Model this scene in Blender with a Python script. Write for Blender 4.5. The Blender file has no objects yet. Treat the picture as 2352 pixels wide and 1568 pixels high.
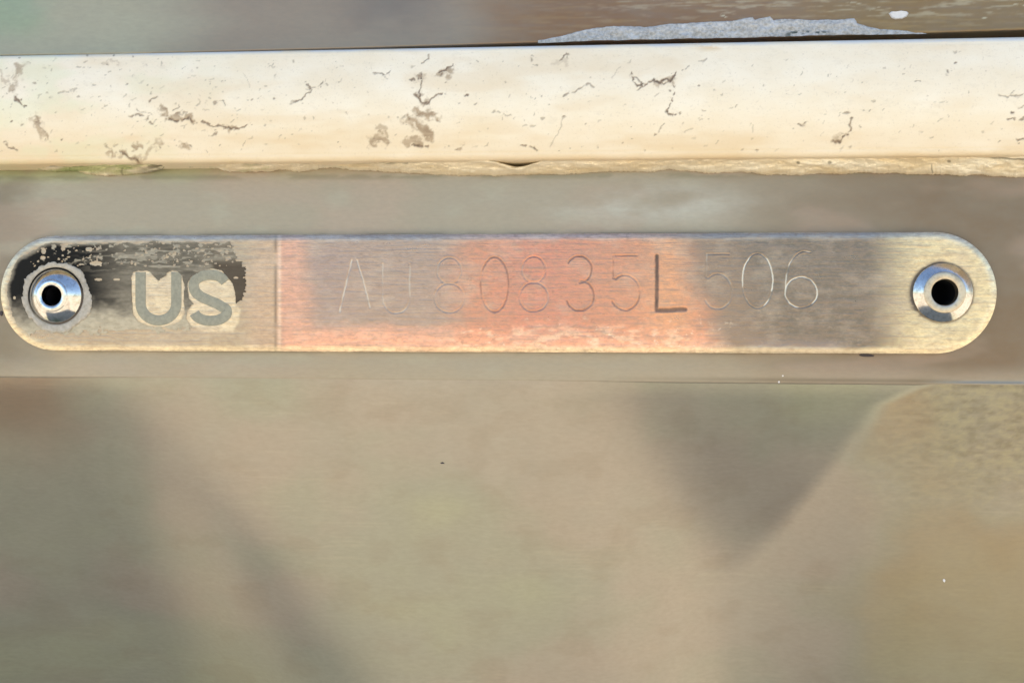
import bpy, math
import numpy as np

# ------------------------------------------------------------------ camera
FPX, DIST, YAW, ROLL = 2800.0, 159.6, math.radians(4.4), 0.0027     # pixels of a 2352 wide frame, millimetres
MM = 0.001
scene = bpy.context.scene
col = scene.collection
CAM = np.array([DIST*math.sin(YAW), -DIST*math.cos(YAW), 0.0])
FWD = np.array([-math.sin(YAW), math.cos(YAW), 0.0])
R0 = np.array([math.cos(YAW), math.sin(YAW), 0.0]); U0 = np.array([0, 0, 1.0])
RGT = R0*math.cos(ROLL) + U0*math.sin(ROLL)
UPV = U0*math.cos(ROLL) - R0*math.sin(ROLL)
cd = bpy.data.cameras.new('camera'); cam = bpy.data.objects.new('camera', cd); col.objects.link(cam)
cd.lens = 36*FPX/2352; cd.sensor_width = 36; cd.sensor_fit = 'HORIZONTAL'
cd.clip_start = 0.005; cd.clip_end = 500
from mathutils import Matrix
cam.matrix_world = Matrix([[RGT[0], UPV[0], -FWD[0], CAM[0]*MM], [RGT[1], UPV[1], -FWD[1], CAM[1]*MM],
                           [RGT[2], UPV[2], -FWD[2], CAM[2]*MM], [0, 0, 0, 1]])
scene.camera = cam

# ------------------------------------------------------------------ light
SUN_EL, SUN_AZ = math.radians(50), math.radians(20)     # azimuth from +Y (behind the hull) towards +X
w = bpy.data.worlds.new('World'); scene.world = w; w.use_nodes = True
wn = w.node_tree; bg = wn.nodes['Background']
sky = wn.nodes.new('ShaderNodeTexSky'); sky.sky_type = 'NISHITA'; sky.sun_disc = False
sky.sun_elevation = SUN_EL; sky.sun_rotation = SUN_AZ
wn.links.new(sky.outputs[0], bg.inputs[0]); bg.inputs[1].default_value = 0.115
sl = bpy.data.lights.new('sun', 'SUN'); sl.energy = 4.5; sl.angle = math.radians(0.5); sl.color = (1, .94, .84)
so = bpy.data.objects.new('sun', sl); col.objects.link(so)
from mathutils import Vector
sdir = Vector((math.sin(SUN_AZ)*math.cos(SUN_EL), math.cos(SUN_AZ)*math.cos(SUN_EL), math.sin(SUN_EL)))
so.rotation_euler = sdir.to_track_quat('Z', 'Y').to_euler(); so.location = sdir*20
vs = scene.view_settings
vs.view_transform = 'Standard'; vs.look = 'None'; vs.gamma = 1; vs.use_curve_mapping = False
vs.exposure = 1.62
scene.display_settings.display_device = 'sRGB'
scene.cycles.use_denoising = True
scene.cycles.max_bounces = 8
scene.cycles.sample_clamp_indirect = 8

# ------------------------------------------------------------------ maths helpers (millimetres; patterns are drawn in a 2352 x 1568 layout)
def P(px, py, y=0.0):
    px = np.asarray(px, float); py = np.asarray(py, float)
    d = FWD + RGT*((px-1176)/FPX)[..., None] + UPV*((784-py)/FPX)[..., None]
    t = (y-CAM[1])/d[..., 1]
    return CAM + d*t[..., None]
def proj(X, Y, Z):
    v = np.stack([X-CAM[0], Y-CAM[1], Z-CAM[2]], -1)
    k = v@FWD
    return 1176+FPX*(v@RGT)/k, 784-FPX*(v@UPV)/k
def sm(a, b, x):
    t = np.clip((x-a)/(b-a), 0, 1); return t*t*(3-2*t)
_rng = np.random.RandomState(7); _LAT = _rng.rand(256, 256)
def vnoise(x, y):
    xi = np.floor(x).astype(int); yi = np.floor(y).astype(int)
    u = x-xi; v = y-yi; u = u*u*(3-2*u); v = v*v*(3-2*v)
    g = lambda i, j: _LAT[i & 255, j & 255]
    return (g(xi, yi)*(1-u)+g(xi+1, yi)*u)*(1-v) + (g(xi, yi+1)*(1-u)+g(xi+1, yi+1)*u)*v
def fbm(x, y, n=4, seed=0):
    s = 0; a = .5; tot = 0
    for k in range(n):
        s = s+a*vnoise(x*2**k+17.3*k+seed*31.7, y*2**k+9.1*k+seed*57.3); tot += a; a *= .5
    return s/tot                                   # 0..1
def dist_poly(px, py, pts, closed=False):
    """distance to a polyline and position along it (0..1)"""
    best = np.full(px.shape, 1e9); par = np.zeros(px.shape)
    pts = list(pts)+([pts[0]] if closed else [])
    L = [math.dist(pts[i], pts[i+1]) for i in range(len(pts)-1)]; tot = sum(L) or 1; acc = 0
    for i in range(len(pts)-1):
        ax, ay = pts[i]; bx, by = pts[i+1]; l2 = L[i]**2 or 1e-9
        t = np.clip(((px-ax)*(bx-ax)+(py-ay)*(by-ay))/l2, 0, 1)
        d = np.hypot(px-ax-t*(bx-ax), py-ay-t*(by-ay))
        m = d < best; best[m] = d[m]; par[m] = (acc+t*L[i])[m]/tot
        acc += L[i]
    return best, par
def inside(px, py, poly):
    r = np.zeros(px.shape, bool); n = len(poly)
    for i in range(n):
        ax, ay = poly[i]; bx, by = poly[(i+1) % n]
        if ay == by: continue
        c = (ay > py) != (by > py)
        r ^= c & (px < (bx-ax)*(py-ay)/(by-ay)+ax)
    return r
def sdf(px, py, poly):
    d, _ = dist_poly(px, py, poly, True)
    return np.where(inside(px, py, poly), -d, d)
def local(px, py, pts, pad):
    xs = [p[0] for p in pts]; ys = [p[1] for p in pts]
    return (px > min(xs)-pad) & (px < max(xs)+pad) & (py > min(ys)-pad) & (py < max(ys)+pad)
def add_max(field, px, py, pts, fn, pad=30):
    m = local(px, py, pts, pad)
    if m.any():
        field[m] = np.maximum(field[m], fn(px[m], py[m]))

# ------------------------------------------------------------------ object helpers
def link(name, me, mat, parent=None):
    o = bpy.data.objects.new(name, me); col.objects.link(o)
    if mat: me.materials.append(mat)
    if parent: o.parent = parent
    return o
def tag(o, label=None, cat=None, group=None, kind=None):
    for k, v in (('label', label), ('category', cat), ('group', group), ('kind', kind)):
        if v: o[k] = v
    return o
def thing(name, label, cat, group=None, loc=(0, 0, 0)):
    o = bpy.data.objects.new(name, None); col.objects.link(o); o.location = loc; o.empty_display_size = .005
    return tag(o, label, cat, group)
def raw_mesh(name, V, faces, floats=None, colors=None, smooth=True):
    me = bpy.data.meshes.new(name)
    V = np.ascontiguousarray(V, np.float32).reshape(-1, 3)*MM
    n = len(V); me.vertices.add(n); me.vertices.foreach_set('co', V.ravel())
    faces = np.asarray(faces, np.int32); nf, k = faces.shape
    me.loops.add(nf*k); me.loops.foreach_set('vertex_index', faces.ravel())
    me.polygons.add(nf); me.polygons.foreach_set('loop_start', np.arange(0, nf*k, k, dtype=np.int32))
    me.polygons.foreach_set('use_smooth', np.full(nf, smooth))
    me.update(calc_edges=True)
    for nm, a in (floats or {}).items():
        at = me.attributes.new(nm, 'FLOAT', 'POINT'); at.data.foreach_set('value', np.ascontiguousarray(a, np.float32).ravel())
    for nm, a in (colors or {}).items():
        at = me.attributes.new(nm, 'FLOAT_COLOR', 'POINT')
        c = np.ones((n, 4), np.float32); c[:, :3] = np.asarray(a).reshape(-1, 3); at.data.foreach_set('color', c.ravel())
    me.validate(); return me
def grid_mesh(name, X, Y, Z, keep=None, flip=False, **kw):
    """(rows, cols) grid; rows run upward, columns to +X; faces look towards -Y. keep: mask of cells."""
    ny, nx = X.shape
    idx = np.arange(ny*nx).reshape(ny, nx)
    q = np.stack([idx[:-1, :-1], idx[:-1, 1:], idx[1:, 1:], idx[1:, :-1]], -1)
    if keep is not None: q = q[keep]
    q = q.reshape(-1, 4)
    if flip: q = q[:, ::-1]
    V = np.stack([X, Y, Z], -1).reshape(-1, 3)
    fl = {k: np.asarray(v).ravel() for k, v in (kw.get('floats') or {}).items()}
    cl = {k: np.asarray(v).reshape(-1, 3) for k, v in (kw.get('colors') or {}).items()}
    used = np.unique(q)
    if len(used) < len(V):
        re = np.full(len(V), -1); re[used] = np.arange(len(used)); q = re[q]; V = V[used]
        fl = {k: v[used] for k, v in fl.items()}; cl = {k: v[used] for k, v in cl.items()}
    return raw_mesh(name, V, q, fl, cl)
def largest(keep):
    """largest edge-connected set of True cells"""
    lab = np.where(keep, np.arange(keep.size).reshape(keep.shape)+1, 0)
    for _ in range(4000):
        old = lab
        m = lab.copy()
        m[1:] = np.maximum(m[1:], lab[:-1]); m[:-1] = np.maximum(m[:-1], lab[1:])
        m[:, 1:] = np.maximum(m[:, 1:], lab[:, :-1]); m[:, :-1] = np.maximum(m[:, :-1], lab[:, 1:])
        lab = np.where(keep, m, 0)
        if (lab == old).all(): break
    ids, n = np.unique(lab[lab > 0], return_counts=True)
    return lab == ids[n.argmax()]
def lathe(prof, n=96, cx=0, cy=0, cz=0, wob=None):
    """profile of (radius, height towards the camera) turned about the Y axis"""
    a = np.linspace(0, 2*math.pi, n, endpoint=False)
    prof = np.array(prof, float)
    r = prof[:, 0][:, None]*np.ones(n); h = prof[:, 1][:, None]*np.ones(n)
    if wob is not None: r, h = wob(r, h, a)
    V = np.stack([cx+r*np.cos(a), cy-h, cz+r*np.sin(a)], -1)
    m = len(prof); i = np.arange(n); j = (i+1) % n
    q = np.concatenate([np.stack([k*n+i, k*n+j, (k+1)*n+j, (k+1)*n+i], -1) for k in range(m-1)])
    return V.reshape(-1, 3), q

# ------------------------------------------------------------------ materials
class N:
    def __init__(s, name):
        s.m = bpy.data.materials.new(name); s.m.use_nodes = True; s.t = s.m.node_tree
        s.b = s.t.nodes['Principled BSDF']
    def new(s, ty, **kw):
        n = s.t.nodes.new(ty)
        for k, v in kw.items(): setattr(n, k, v)
        return n
    def set(s, sock, v):
        if isinstance(v, bpy.types.NodeSocket): s.t.links.new(v, sock)
        elif isinstance(v, (tuple, list)) and len(v) == 3 and sock.type == 'RGBA': sock.default_value = (*v, 1)
        else: sock.default_value = v
    def p(s, **kw):
        names = dict(color='Base Color', metal='Metallic', rough='Roughness', normal='Normal', spec='Specular IOR Level', coat='Coat Weight', coatr='Coat Roughness', aniso='Anisotropic')
        for k, v in kw.items(): s.set(s.b.inputs[names[k]], v)
    def obj(s, scale=(1, 1, 1)):
        if not hasattr(s, '_tc'): s._tc = s.new('ShaderNodeTexCoord')
        mp = s.new('ShaderNodeMapping'); mp.inputs['Scale'].default_value = scale
        s.t.links.new(s._tc.outputs['Object'], mp.inputs[0]); return mp.outputs[0]
    def noise(s, scale=(1, 1, 1), detail=4, rough=.55, sc=1000):
        n = s.new('ShaderNodeTexNoise'); n.inputs['Scale'].default_value = sc; n.inputs['Detail'].default_value = detail
        n.inputs['Roughness'].default_value = rough
        s.t.links.new(s.obj(scale), n.inputs['Vector']); return n.outputs[0]
    def ramp(s, fac, a, b, lo=0., hi=1.):
        n = s.new('ShaderNodeMapRange'); n.clamp = True
        for i, v in enumerate((a, b, lo, hi)): n.inputs[i+1].default_value = v
        s.set(n.inputs[0], fac); return n.outputs[0]
    def math(s, op, a, b=0.):
        n = s.new('ShaderNodeMath', operation=op); s.set(n.inputs[0], a); s.set(n.inputs[1], b); return n.outputs[0]
    def mix(s, fac, a, b, mode='MIX'):
        n = s.new('ShaderNodeMix', data_type='RGBA', blend_type=mode)
        s.set(n.inputs[0], fac); s.set(n.inputs[6], a); s.set(n.inputs[7], b); return n.outputs[2]
    def attr(s, nm, color=False):
        n = s.new('ShaderNodeAttribute', attribute_name=nm); return n.outputs['Color' if color else 'Fac']
    def bump(s, h, strength=.3, dist=.0001, normal=None):
        n = s.new('ShaderNodeBump'); n.inputs['Strength'].default_value = strength; n.inputs['Distance'].default_value = dist
        s.set(n.inputs['Height'], h)
        if normal is not None: s.set(n.inputs['Normal'], normal)
        return n.outputs[0]
def srgb(r, g, b):
    return tuple(((c/255)/12.92 if c/255 <= .04045 else ((c/255+.055)/1.055)**2.4) for c in (r, g, b))
def lin(a):
    a = np.asarray(a, float)/255; return np.where(a <= .04045, a/12.92, ((a+.055)/1.055)**2.4)

def hull_material(name, rough=(.34, .46), metal=.55, bump=.10):
    m = N(name)
    c = m.attr('tint', True)
    fine = m.noise((.35, 1, 1), 5, .6, 2600)
    brush = m.noise((.03, 1, 1), 3, .6, 2200)
    blotch = m.noise((.6, 1, 1), 5, .6, 120)
    c = m.mix(m.ramp(fine, .3, .7, 0, .20), c, (.16, .14, .11), 'MIX')
    c = m.mix(m.ramp(blotch, .40, .75, 0, .22), c, (.33, .33, .27))
    c = m.mix(m.math('MULTIPLY', m.attr('scratch'), .8), c, (.75, .66, .45))
    r = m.ramp(blotch, .3, .7, rough[0], rough[1])
    r = m.math('ADD', r, m.math('MULTIPLY', m.attr('matte'), .25))
    coarse = m.noise((.45, 1, 1), 3, .5, 900)
    hgt = m.math('ADD', m.math('MULTIPLY', brush, .5), m.math('MULTIPLY', fine, .35))
    hgt = m.math('ADD', hgt, m.math('MULTIPLY', m.math('MULTIPLY', coarse, m.attr('matte')), 4.0))
    m.p(color=c, metal=metal, rough=r, normal=m.bump(hgt, bump, .00012), spec=.5)
    return m.m

# ------------------------------------------------------------------ ground
gm = N('dry gravel')
g1 = gm.noise(sc=60, detail=8); g2 = gm.noise(sc=1.1, detail=5)
gc = gm.mix(gm.ramp(g1, .3, .7), (.36, .29, .20), (.60, .52, .40))
gc = gm.mix(gm.ramp(g2, .52, .66), gc, (.30, .29, .16))
gm.p(color=gc, rough=.95, normal=gm.bump(g1, .6, .01))
GZ = -800.0
me = raw_mesh('ground', [(-150e3, -150e3, GZ), (150e3, -150e3, GZ), (150e3, 150e3, GZ), (-150e3, 150e3, GZ)], [(0, 1, 2, 3)], smooth=False)
tag(link('ground', me, gm.m), kind='structure')

# ------------------------------------------------------------------ hull
def axis(lo, hi, step, far_lo, far_hi, n=24):
    d = np.arange(lo, hi+step*.5, step)
    a = lo-(lo-far_lo)*np.linspace(1, 0, n, endpoint=False)**2.2
    b = hi+(far_hi-hi)*np.linspace(0, 1, n+1)[1:]**2.2
    return np.concatenate([a, d, b])
hull = thing('boat_hull', 'weathered grey brown metal boat hull with a soft bend below the riveted plate', 'boat hull')
RIV = [(-61.0, 5.9), (54.65, 6.3)]
CREASE = -5.1
def crease_z(X): return CREASE-.0032*X
def bore_keep(X, Z, r=2.6):
    xc = (X[:-1, :-1]+X[1:, 1:])/2; zc = (Z[:-1, :-1]+Z[1:, 1:])/2
    k = np.ones(xc.shape, bool)
    for (a, b) in RIV: k &= np.hypot(xc-a, zc-b) > r
    return k
TILT = math.tan(math.radians(12.0))

def wall_y(X, Z):
    """depth of the hull skin under the rail (mm, positive = away from the camera)"""
    cz = crease_z(X); t = cz-Z                      # distance below the bend
    soft = 2.2
    y = TILT*np.where(t > soft, t, np.where(t < -soft, 0, (t+soft)**2/(4*soft)))
    # slow waves of the sheet, as thin metal has
    y = y+.10*(fbm(X/38, Z/22, 2, 3)-.5)
    # rolled lip along the bend at the right
    y = y-.14*sm(50, 60, X)*np.exp(-((t-.05)/.3)**2)
    return y
def dent(X, Z):
    px, py = proj(X, wall_y(X, Z), Z)
    return px, py

# side panel between rail and bend
xs = axis(-72, 70, .20, -700, 700); zs = np.arange(CREASE-.96, 26.01, .16)
X, Zn = np.meshgrid(xs, zs)
Z = crease_z(np.clip(X, -80, 80))+(Zn-CREASE)*(26.0-crease_z(np.clip(X, -80, 80)))/(26.0-CREASE)
Y = wall_y(np.clip(X, -90, 90), Z)+np.where(crease_z(np.clip(X, -80, 80))-Z > .01, -.0+.02+.5*(crease_z(np.clip(X, -80, 80))-Z), 0)
px, py = proj(X, Y, Z)
n1 = fbm(px/260, py/90, 4, 1); n2 = fbm(px/90, py/40, 4, 2)
base = lin([155, 141, 121])*np.ones(X.shape+(3,))
def blend(base, f, c): return base*(1-f[..., None])+lin(c)*f[..., None]
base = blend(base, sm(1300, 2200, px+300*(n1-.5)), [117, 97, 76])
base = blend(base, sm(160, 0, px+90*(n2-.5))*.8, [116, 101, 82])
base = blend(base, np.exp(-((px-1500)/230)**2-((py-470)/42)**2)*.55*sm(.2, .7, n2), [192, 186, 174])
base = blend(base, sm(.5, .72, n1)*.30, [176, 150, 132])
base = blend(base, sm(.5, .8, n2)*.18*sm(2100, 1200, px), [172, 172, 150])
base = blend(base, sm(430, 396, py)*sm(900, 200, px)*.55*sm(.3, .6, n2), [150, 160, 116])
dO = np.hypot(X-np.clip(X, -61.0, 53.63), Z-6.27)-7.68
base = blend(base, np.exp(-np.clip(dO, 0, None)/.30)*(.35+.65*sm(.3, .6, n2))*np.where(Z > 6, .9, .45), [44, 40, 42])  # contact shadow painted round the plate, strongest along its upper half
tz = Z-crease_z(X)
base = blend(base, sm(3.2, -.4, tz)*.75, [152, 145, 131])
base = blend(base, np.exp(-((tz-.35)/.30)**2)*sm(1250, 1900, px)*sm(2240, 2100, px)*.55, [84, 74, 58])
base = blend(base, sm(0, 1, 1-np.abs(py-409+.004*px)/12)*sm(.40, .62, fbm(px/60, py/14, 4, 6))*.45, [104, 98, 70])
scr = np.zeros(X.shape); mat_ = sm(.45, .7, n1)*.15
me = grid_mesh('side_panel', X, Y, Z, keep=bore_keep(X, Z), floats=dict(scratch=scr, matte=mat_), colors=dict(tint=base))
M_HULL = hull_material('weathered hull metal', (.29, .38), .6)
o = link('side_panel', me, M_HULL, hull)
sd = o.modifiers.new('thick', 'SOLIDIFY'); sd.thickness = .0025; sd.offset = -1; sd.use_rim = False

# lower panel under the bend
zs = np.concatenate([np.linspace(-780, -70, 30)[:-1], np.arange(-70, CREASE+.001, .22)])
zs[-1] = CREASE
xs = axis(-74, 72, .24, -700, 700)
X, Zn = np.meshgrid(xs, zs)
Xc = np.clip(X, -80, 80)
Z = Zn+(crease_z(Xc)-CREASE)*np.clip((Zn+70)/(70+CREASE), 0, 1)
Y = wall_y(np.clip(X, -90, 90), Z)
px, py = proj(X, Y, Z)
tl = TILT
def wedge_edge(py): return np.interp(py, [880, 895, 930, 1060, 1160, 1260, 1400, 1568], [2150, 2110, 2035, 1965, 1905, 1840, 1730, 1600])
def lower_slope(px, py):
    """extra tilt (degrees, + = face turned further down) of the dented sheet, shaped to imitate dark reflections"""
    wob = 60*(fbm(px/300, py/300, 3, 5)-.5)
    # hollow shaped to give the left dark reflection, running down to the right
    e1 = np.interp(py, [870, 1000, 1150, 1300, 1450, 1568, 1900], [300, 385, 470, 560, 670, 730, 900])+wob
    s = sm(110, -130, px-e1-25)
    # hollow shaped to give the right dark reflection: a wedge, tip down
    a = 1390+(py-880)*.66+wob*1.2
    b = wedge_edge(py)
    s2 = sm(-210, 190, px-a)*sm(1580, 1120, py+.35*(px-1750))*sm(26, -40-.22*np.clip(py-900, 0, 500), px-b)
    s3 = sm(-220, 300, px-1690)*.50
    return 1.35*s, np.maximum(1.25*s2, s3)
HL, HR = lower_slope(px, py)
DENT = math.tan(math.radians(12))
vis = np.clip((Z+90)/25, 0, 1)
dz = np.diff(Z, axis=0, prepend=Z[:1])
# integrate the tilt downward from the bend
def sink(H): return np.cumsum((H*vis*DENT*dz)[::-1], axis=0)[::-1]
kern = np.exp(-(np.arange(-120, 121)/26.)**2/2); kern /= kern.sum()
YL = sink(HL); pad = np.pad(YL, ((0, 0), (120, 120)), 'edge')
YL = sum(k_*pad[:, i_:i_+YL.shape[1]] for i_, k_ in enumerate(kern))
Yd = YL+sink(HR)
Y = Y+Yd*np.exp(-(np.clip(np.abs(X)-80, 0, None)/20)**2)
lx, ly = proj(X, Y, Z)
def lower_y(a, b): return float(Y_LOW.ravel()[np.argmin((lx-a)**2+(ly-b)**2)])
Y_LOW = Y.copy()
n1 = fbm(px/420, py/240, 4, 11); n2 = fbm(px/140, py/70, 4, 12)
base = lin([149, 147, 131])*np.ones(X.shape+(3,))
base = blend(base, sm(.48, .72, n1)*.40, [160, 162, 132])
base = blend(base, sm(.5, .28, n1)*.40, [166, 146, 136])
base = blend(base, sm(.52, .74, fbm(px/60, py/420, 4, 13))*.05, [182, 178, 164])
base = blend(base, sm(.56, .74, fbm(px/110, py/60, 5, 14))*.16, [128, 112, 92])
wedge_r = sm(-14, 14, px-wedge_edge(py))*sm(1480, 1200, py)
matte = wedge_r*sm(1880, 2260, px+200*(n2-.5))*sm(1330, 960, py+200*(n2-.5))
gr = fbm(px/21, py/9, 5, 15); gr2 = fbm(px/7, py/4, 3, 16)
base = blend(base, matte*.35, [146, 134, 92])
base = blend(base, matte*sm(.48, .72, gr)*.45, [176, 166, 128])
base = blend(base, matte*sm(.52, .30, gr)*.38, [118, 106, 74])
base = blend(base, matte*sm(.5, .75, gr2)*.3, [176, 166, 128])
Y = Y-.05*matte*(gr-.5)-.03*matte*(gr2-.5)
wm = sm(-20, 20, px-wedge_edge(py))*sm(1750, 1250, py)
base = blend(base, wm*.45*sm(.35, .6, n1), [156, 128, 98])
base = blend(base, sm(260, 60, px+120*(n1-.5))*sm(1150, 900, py)*.6, [142, 112, 88])
base = blend(base, sm(1800, 2200, px+200*(n1-.5))*sm(1100, 1350, py)*.3, [150, 136, 100])
scr = .05*sm(.60, .72, fbm(px/260, py/2.2, 3, 17))*sm(.5, .7, n2)
me = grid_mesh('lower_panel', X, Y, Z, floats=dict(scratch=scr, matte=matte), colors=dict(tint=base))
o = link('lower_panel', me, hull_material('smooth lower hull metal', (.30, .37), .6, .06), hull)
sd = o.modifiers.new('thick', 'SOLIDIFY'); sd.thickness = .0025; sd.offset = -1; sd.use_rim = False

# upper panel above the rail
gap_px = np.array([-400, 300, 800, 1250, 1800, 2100, 2352, 2800]); gap_py = np.array([136, 126, 113.5, 99.5, 87.5, 79, 71, 60])
gp = P(gap_px, gap_py, .6)
def gap_z(X): return np.interp(X, gp[:, 0], gp[:, 2])
xs = axis(-74, 72, .20, -700, 700)
rows_y = np.concatenate([[14.0, 14.0, .95, .68], np.full(66, .6), np.full(14, .6)])
rows_dz = np.concatenate([[-8.0, .35, 0, .05], np.arange(.16, .16+66*.18-.01, .18), np.linspace(13, 110, 14)])
X = np.ones((len(rows_y), 1))*xs[None]; Z = gap_z(np.clip(X, -90, 90))+rows_dz[:, None]
Y = rows_y[:, None]+.10*(fbm(np.clip(X, -90, 90)/40, Z/25, 2, 21)-.5)
px, py = proj(X, Y, Z)
n1 = fbm(px/300, py/90, 4, 22); n2 = fbm(px/70, py/26, 4, 23)
base = lin([146, 126, 106])*np.ones(X.shape+(3,))
base = blend(base, sm(560, 250, px+200*(n1-.5)), [164, 152, 126])
base = blend(base, sm(170, 0, px+80*(n2-.5))*.6*sm(120, 40, py), [132, 152, 120])
base = blend(base, np.exp(-((px-900)/110)**2)*sm(110, 20, py+60*(n2-.5))*.6, [104, 92, 86])
base = blend(base, sm(1000, 1250, px+150*(n1-.5))*.9, [130, 92, 60])
base = blend(base, sm(1700, 2000, px+150*(n1-.5))*.7, [136, 108, 66])
scr = np.zeros(X.shape)
rs = np.random.RandomState(5)
for k in range(16):
    x0 = 1180+1170*rs.rand()**.6; y0 = -25+75*rs.rand()**1.6
    l = 10+34*rs.rand(); dy = rs.uniform(-8, 8)
    pts = [(x0, y0), (x0+l*.5, y0+dy*.3+rs.uniform(-2, 2)), (x0+l, y0+dy)]
    wd = .6+.7*rs.rand(); st = .25+.5*rs.rand()
    add_max(scr, px, py, pts, lambda a, b: st*sm(wd+1.2, wd*.3, dist_poly(a, b, pts)[0])*sm(.3, .6, vnoise(a/5, b/4)), 10)
scr = np.maximum(scr, .30*sm(.56, .78, fbm(px/46, py/5, 4, 24))*sm(1100, 1700, px)*sm(75, 15, py+40*(n2-.5)))
base = blend(base, sm(.50, .72, fbm(px/150, py/7, 4, 25))*.26*sm(650, 1200, px), [126, 104, 92])
base = blend(base, sm(.52, .74, fbm(px/90, py/5, 4, 26))*.25*sm(900, 1500, px), [176, 146, 96])
me = grid_mesh('upper_panel', X, Y, Z, floats=dict(scratch=scr, matte=.2*sm(.4, .7, n1)), colors=dict(tint=base))
o = link('upper_panel', me, M_HULL, hull)
sd = o.modifiers.new('thick', 'SOLIDIFY'); sd.thickness = .0025; sd.offset = -1; sd.use_rim = False

# ------------------------------------------------------------------ rub rail
rail = thing('rub_rail', 'cream painted rub rail with chipped paint and hairline cracks along the hull', 'rail')
RZ0, RZ1 = 22.95, 37.2
# cross-section (y, z) from the bottom back edge round the front to the top back edge
prof = []
for a in np.linspace(0, 90, 10): prof.append((-4.9-1.0*math.sin(math.radians(a)), RZ0+.9-.9*math.cos(math.radians(a))))
prof = [(0.3, RZ0), (-2.5, RZ0)]+prof
fr = np.linspace(RZ0+.9, RZ1-1.0, 130)[1:]
for z in fr:
    t = (z-RZ0)/(RZ1-RZ0)
    prof.append((-5.9-1.15*math.sin(math.pi*min(1, max(0, (t-.05)/.9))), z))
for a in np.linspace(0, 80, 14)[1:]: prof.append((-5.93+1.1*(1-math.cos(math.radians(a))), RZ1-1.0+1.0*math.sin(math.radians(a))))
prof += [(-3.0, RZ1+.06), (13.5, RZ1+.10)]
prof = np.array(prof)
xs = axis(-74, 70, .115, -700, 700)
X = np.ones((len(prof), 1))*xs[None]; Y = prof[:, 0][:, None]*np.ones(len(xs)); Z = prof[:, 1][:, None]*np.ones(len(xs))
Xc = np.clip(X, -90, 90)
Y = Y+.05*(fbm(Xc/16, Z/9, 3, 31)-.5)
Z = Z+.0024*(Xc+66)*sm(RZ0+4, RZ1, Z)
px, py = proj(X, Y, Z)
chip = np.zeros(X.shape); smudge = np.zeros(X.shape); stain_and_tone = np.zeros(X.shape)
wx = 14*(fbm(px/12, py/12, 4, 32)-.5); wy = 14*(fbm(px/12, py/12, 4, 33)-.5)
qx, qy = px+wx, py+wy
def crack(pts, wd=2.0, st=1.0, brk=.42):
    add_max(chip, qx, qy, pts, lambda a, b: st*sm(wd+1.6, wd*.3, dist_poly(a, b, pts)[0])*sm(brk-.12, brk+.1, vnoise(a/6, b/6)), 20)
def spot(x, y, r=3.0, st=1.0):
    add_max(chip, qx, qy, [(x, y)], lambda a, b: st*sm(r+1.3, r*.5, np.hypot(a-x, (b-y)*1.3)), 15)
def smear(pts, wd=8, st=.8, lo=.35):
    add_max(smudge, px+2.2*wx, py+2.2*wy, pts, lambda a, b: st*sm(wd+5, wd*.4, dist_poly(a, b, pts)[0])*sm(lo-.15, lo+.12, fbm(a/14, b/10, 3, 34)), 40)
# left end
smear([(48, 152), (40, 175), (32, 205)], 9, .75); smear([(0, 170), (14, 186), (30, 200)], 4, .6)
crack([(36, 222), (46, 240), (58, 246)], 3.2); spot(62, 240, 4); spot(50, 232, 3)
smear([(80, 272), (95, 296), (108, 316)], 8, .8, .25); crack([(82, 268), (112, 320)], 1.4, .5)
crack([(10, 326), (16, 334), (40, 348)], 2.6, .8, .3); spot(140, 322, 2.6); spot(24, 278, 3); spot(50, 284, 4, .6)
crack([(118, 222), (145, 210), (170, 206)], 2, .5); spot(78, 192, 3, .7); spot(84, 203, 2, .6); spot(180, 222, 3, .6)
for x, y in [(262, 128), (305, 131), (200, 127), (45, 134), (246, 150), (520, 188), (512, 188), (578, 226), (630, 226)]: spot(x, y, 2.3, .7)
smear([(240, 148), (262, 142)], 4, .4)
# middle left cluster
crack([(345, 236), (352, 230), (362, 222)], 2, .8); crack([(310, 250), (345, 262), (352, 270)], 1.6, .6)
smear([(368, 248), (384, 258)], 6, .9, .2); crack([(392, 240), (406, 236), (412, 248), (396, 252)], 1.6, .7)
crack([(300, 266), (322, 262), (330, 272), (352, 270)], 2.2, .8); crack([(340, 276), (352, 284), (358, 276)], 2, .8)
smear([(388, 272), (414, 268), (440, 274)], 5, .9, .25); crack([(376, 270), (400, 276), (430, 272), (446, 280)], 2.0, .9)
crack([(464, 280), (484, 290), (512, 290), (540, 298), (566, 290)], 1.8, .9, .2); smear([(520, 292), (545, 300)], 4, .9, .2)
crack([(484, 318), (492, 310), (520, 302)], 2.6, .8); smear([(418, 332), (430, 342)], 5, .8, .25); crack([(418, 330), (440, 336)], 2, .8)
crack([(274, 346), (290, 358), (318, 370)], 2.4, .8, .2); smear([(280, 350), (300, 362), (322, 372)], 5, .7, .2)
smear([(330, 366), (345, 342), (372, 324)], 6, .6, .3); smear([(250, 350), (262, 353)], 4, .9, .2); smear([(308, 337), (324, 337)], 3, .9, .1)
crack([(240, 334), (246, 342)], 2, .6); crack([(490, 236), (510, 232), (516, 242)], 2, .7); crack([(450, 250), (458, 236)], 1.6, .5)
crack([(405, 262), (430, 258)], 1.5, .6)
# branching crack left of centre
crack([(672, 236), (690, 230), (704, 218), (716, 210), (712, 202), (706, 196)], 1.5, .9, .15)
crack([(712, 204), (732, 198), (745, 190), (752, 184)], 2.0, .8, .4); spot(778, 187, 3, .7); spot(748, 196, 2.6, .6)
crack([(560, 170), (572, 200)], .9, .35); spot(700, 270, 3, .5)
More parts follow.
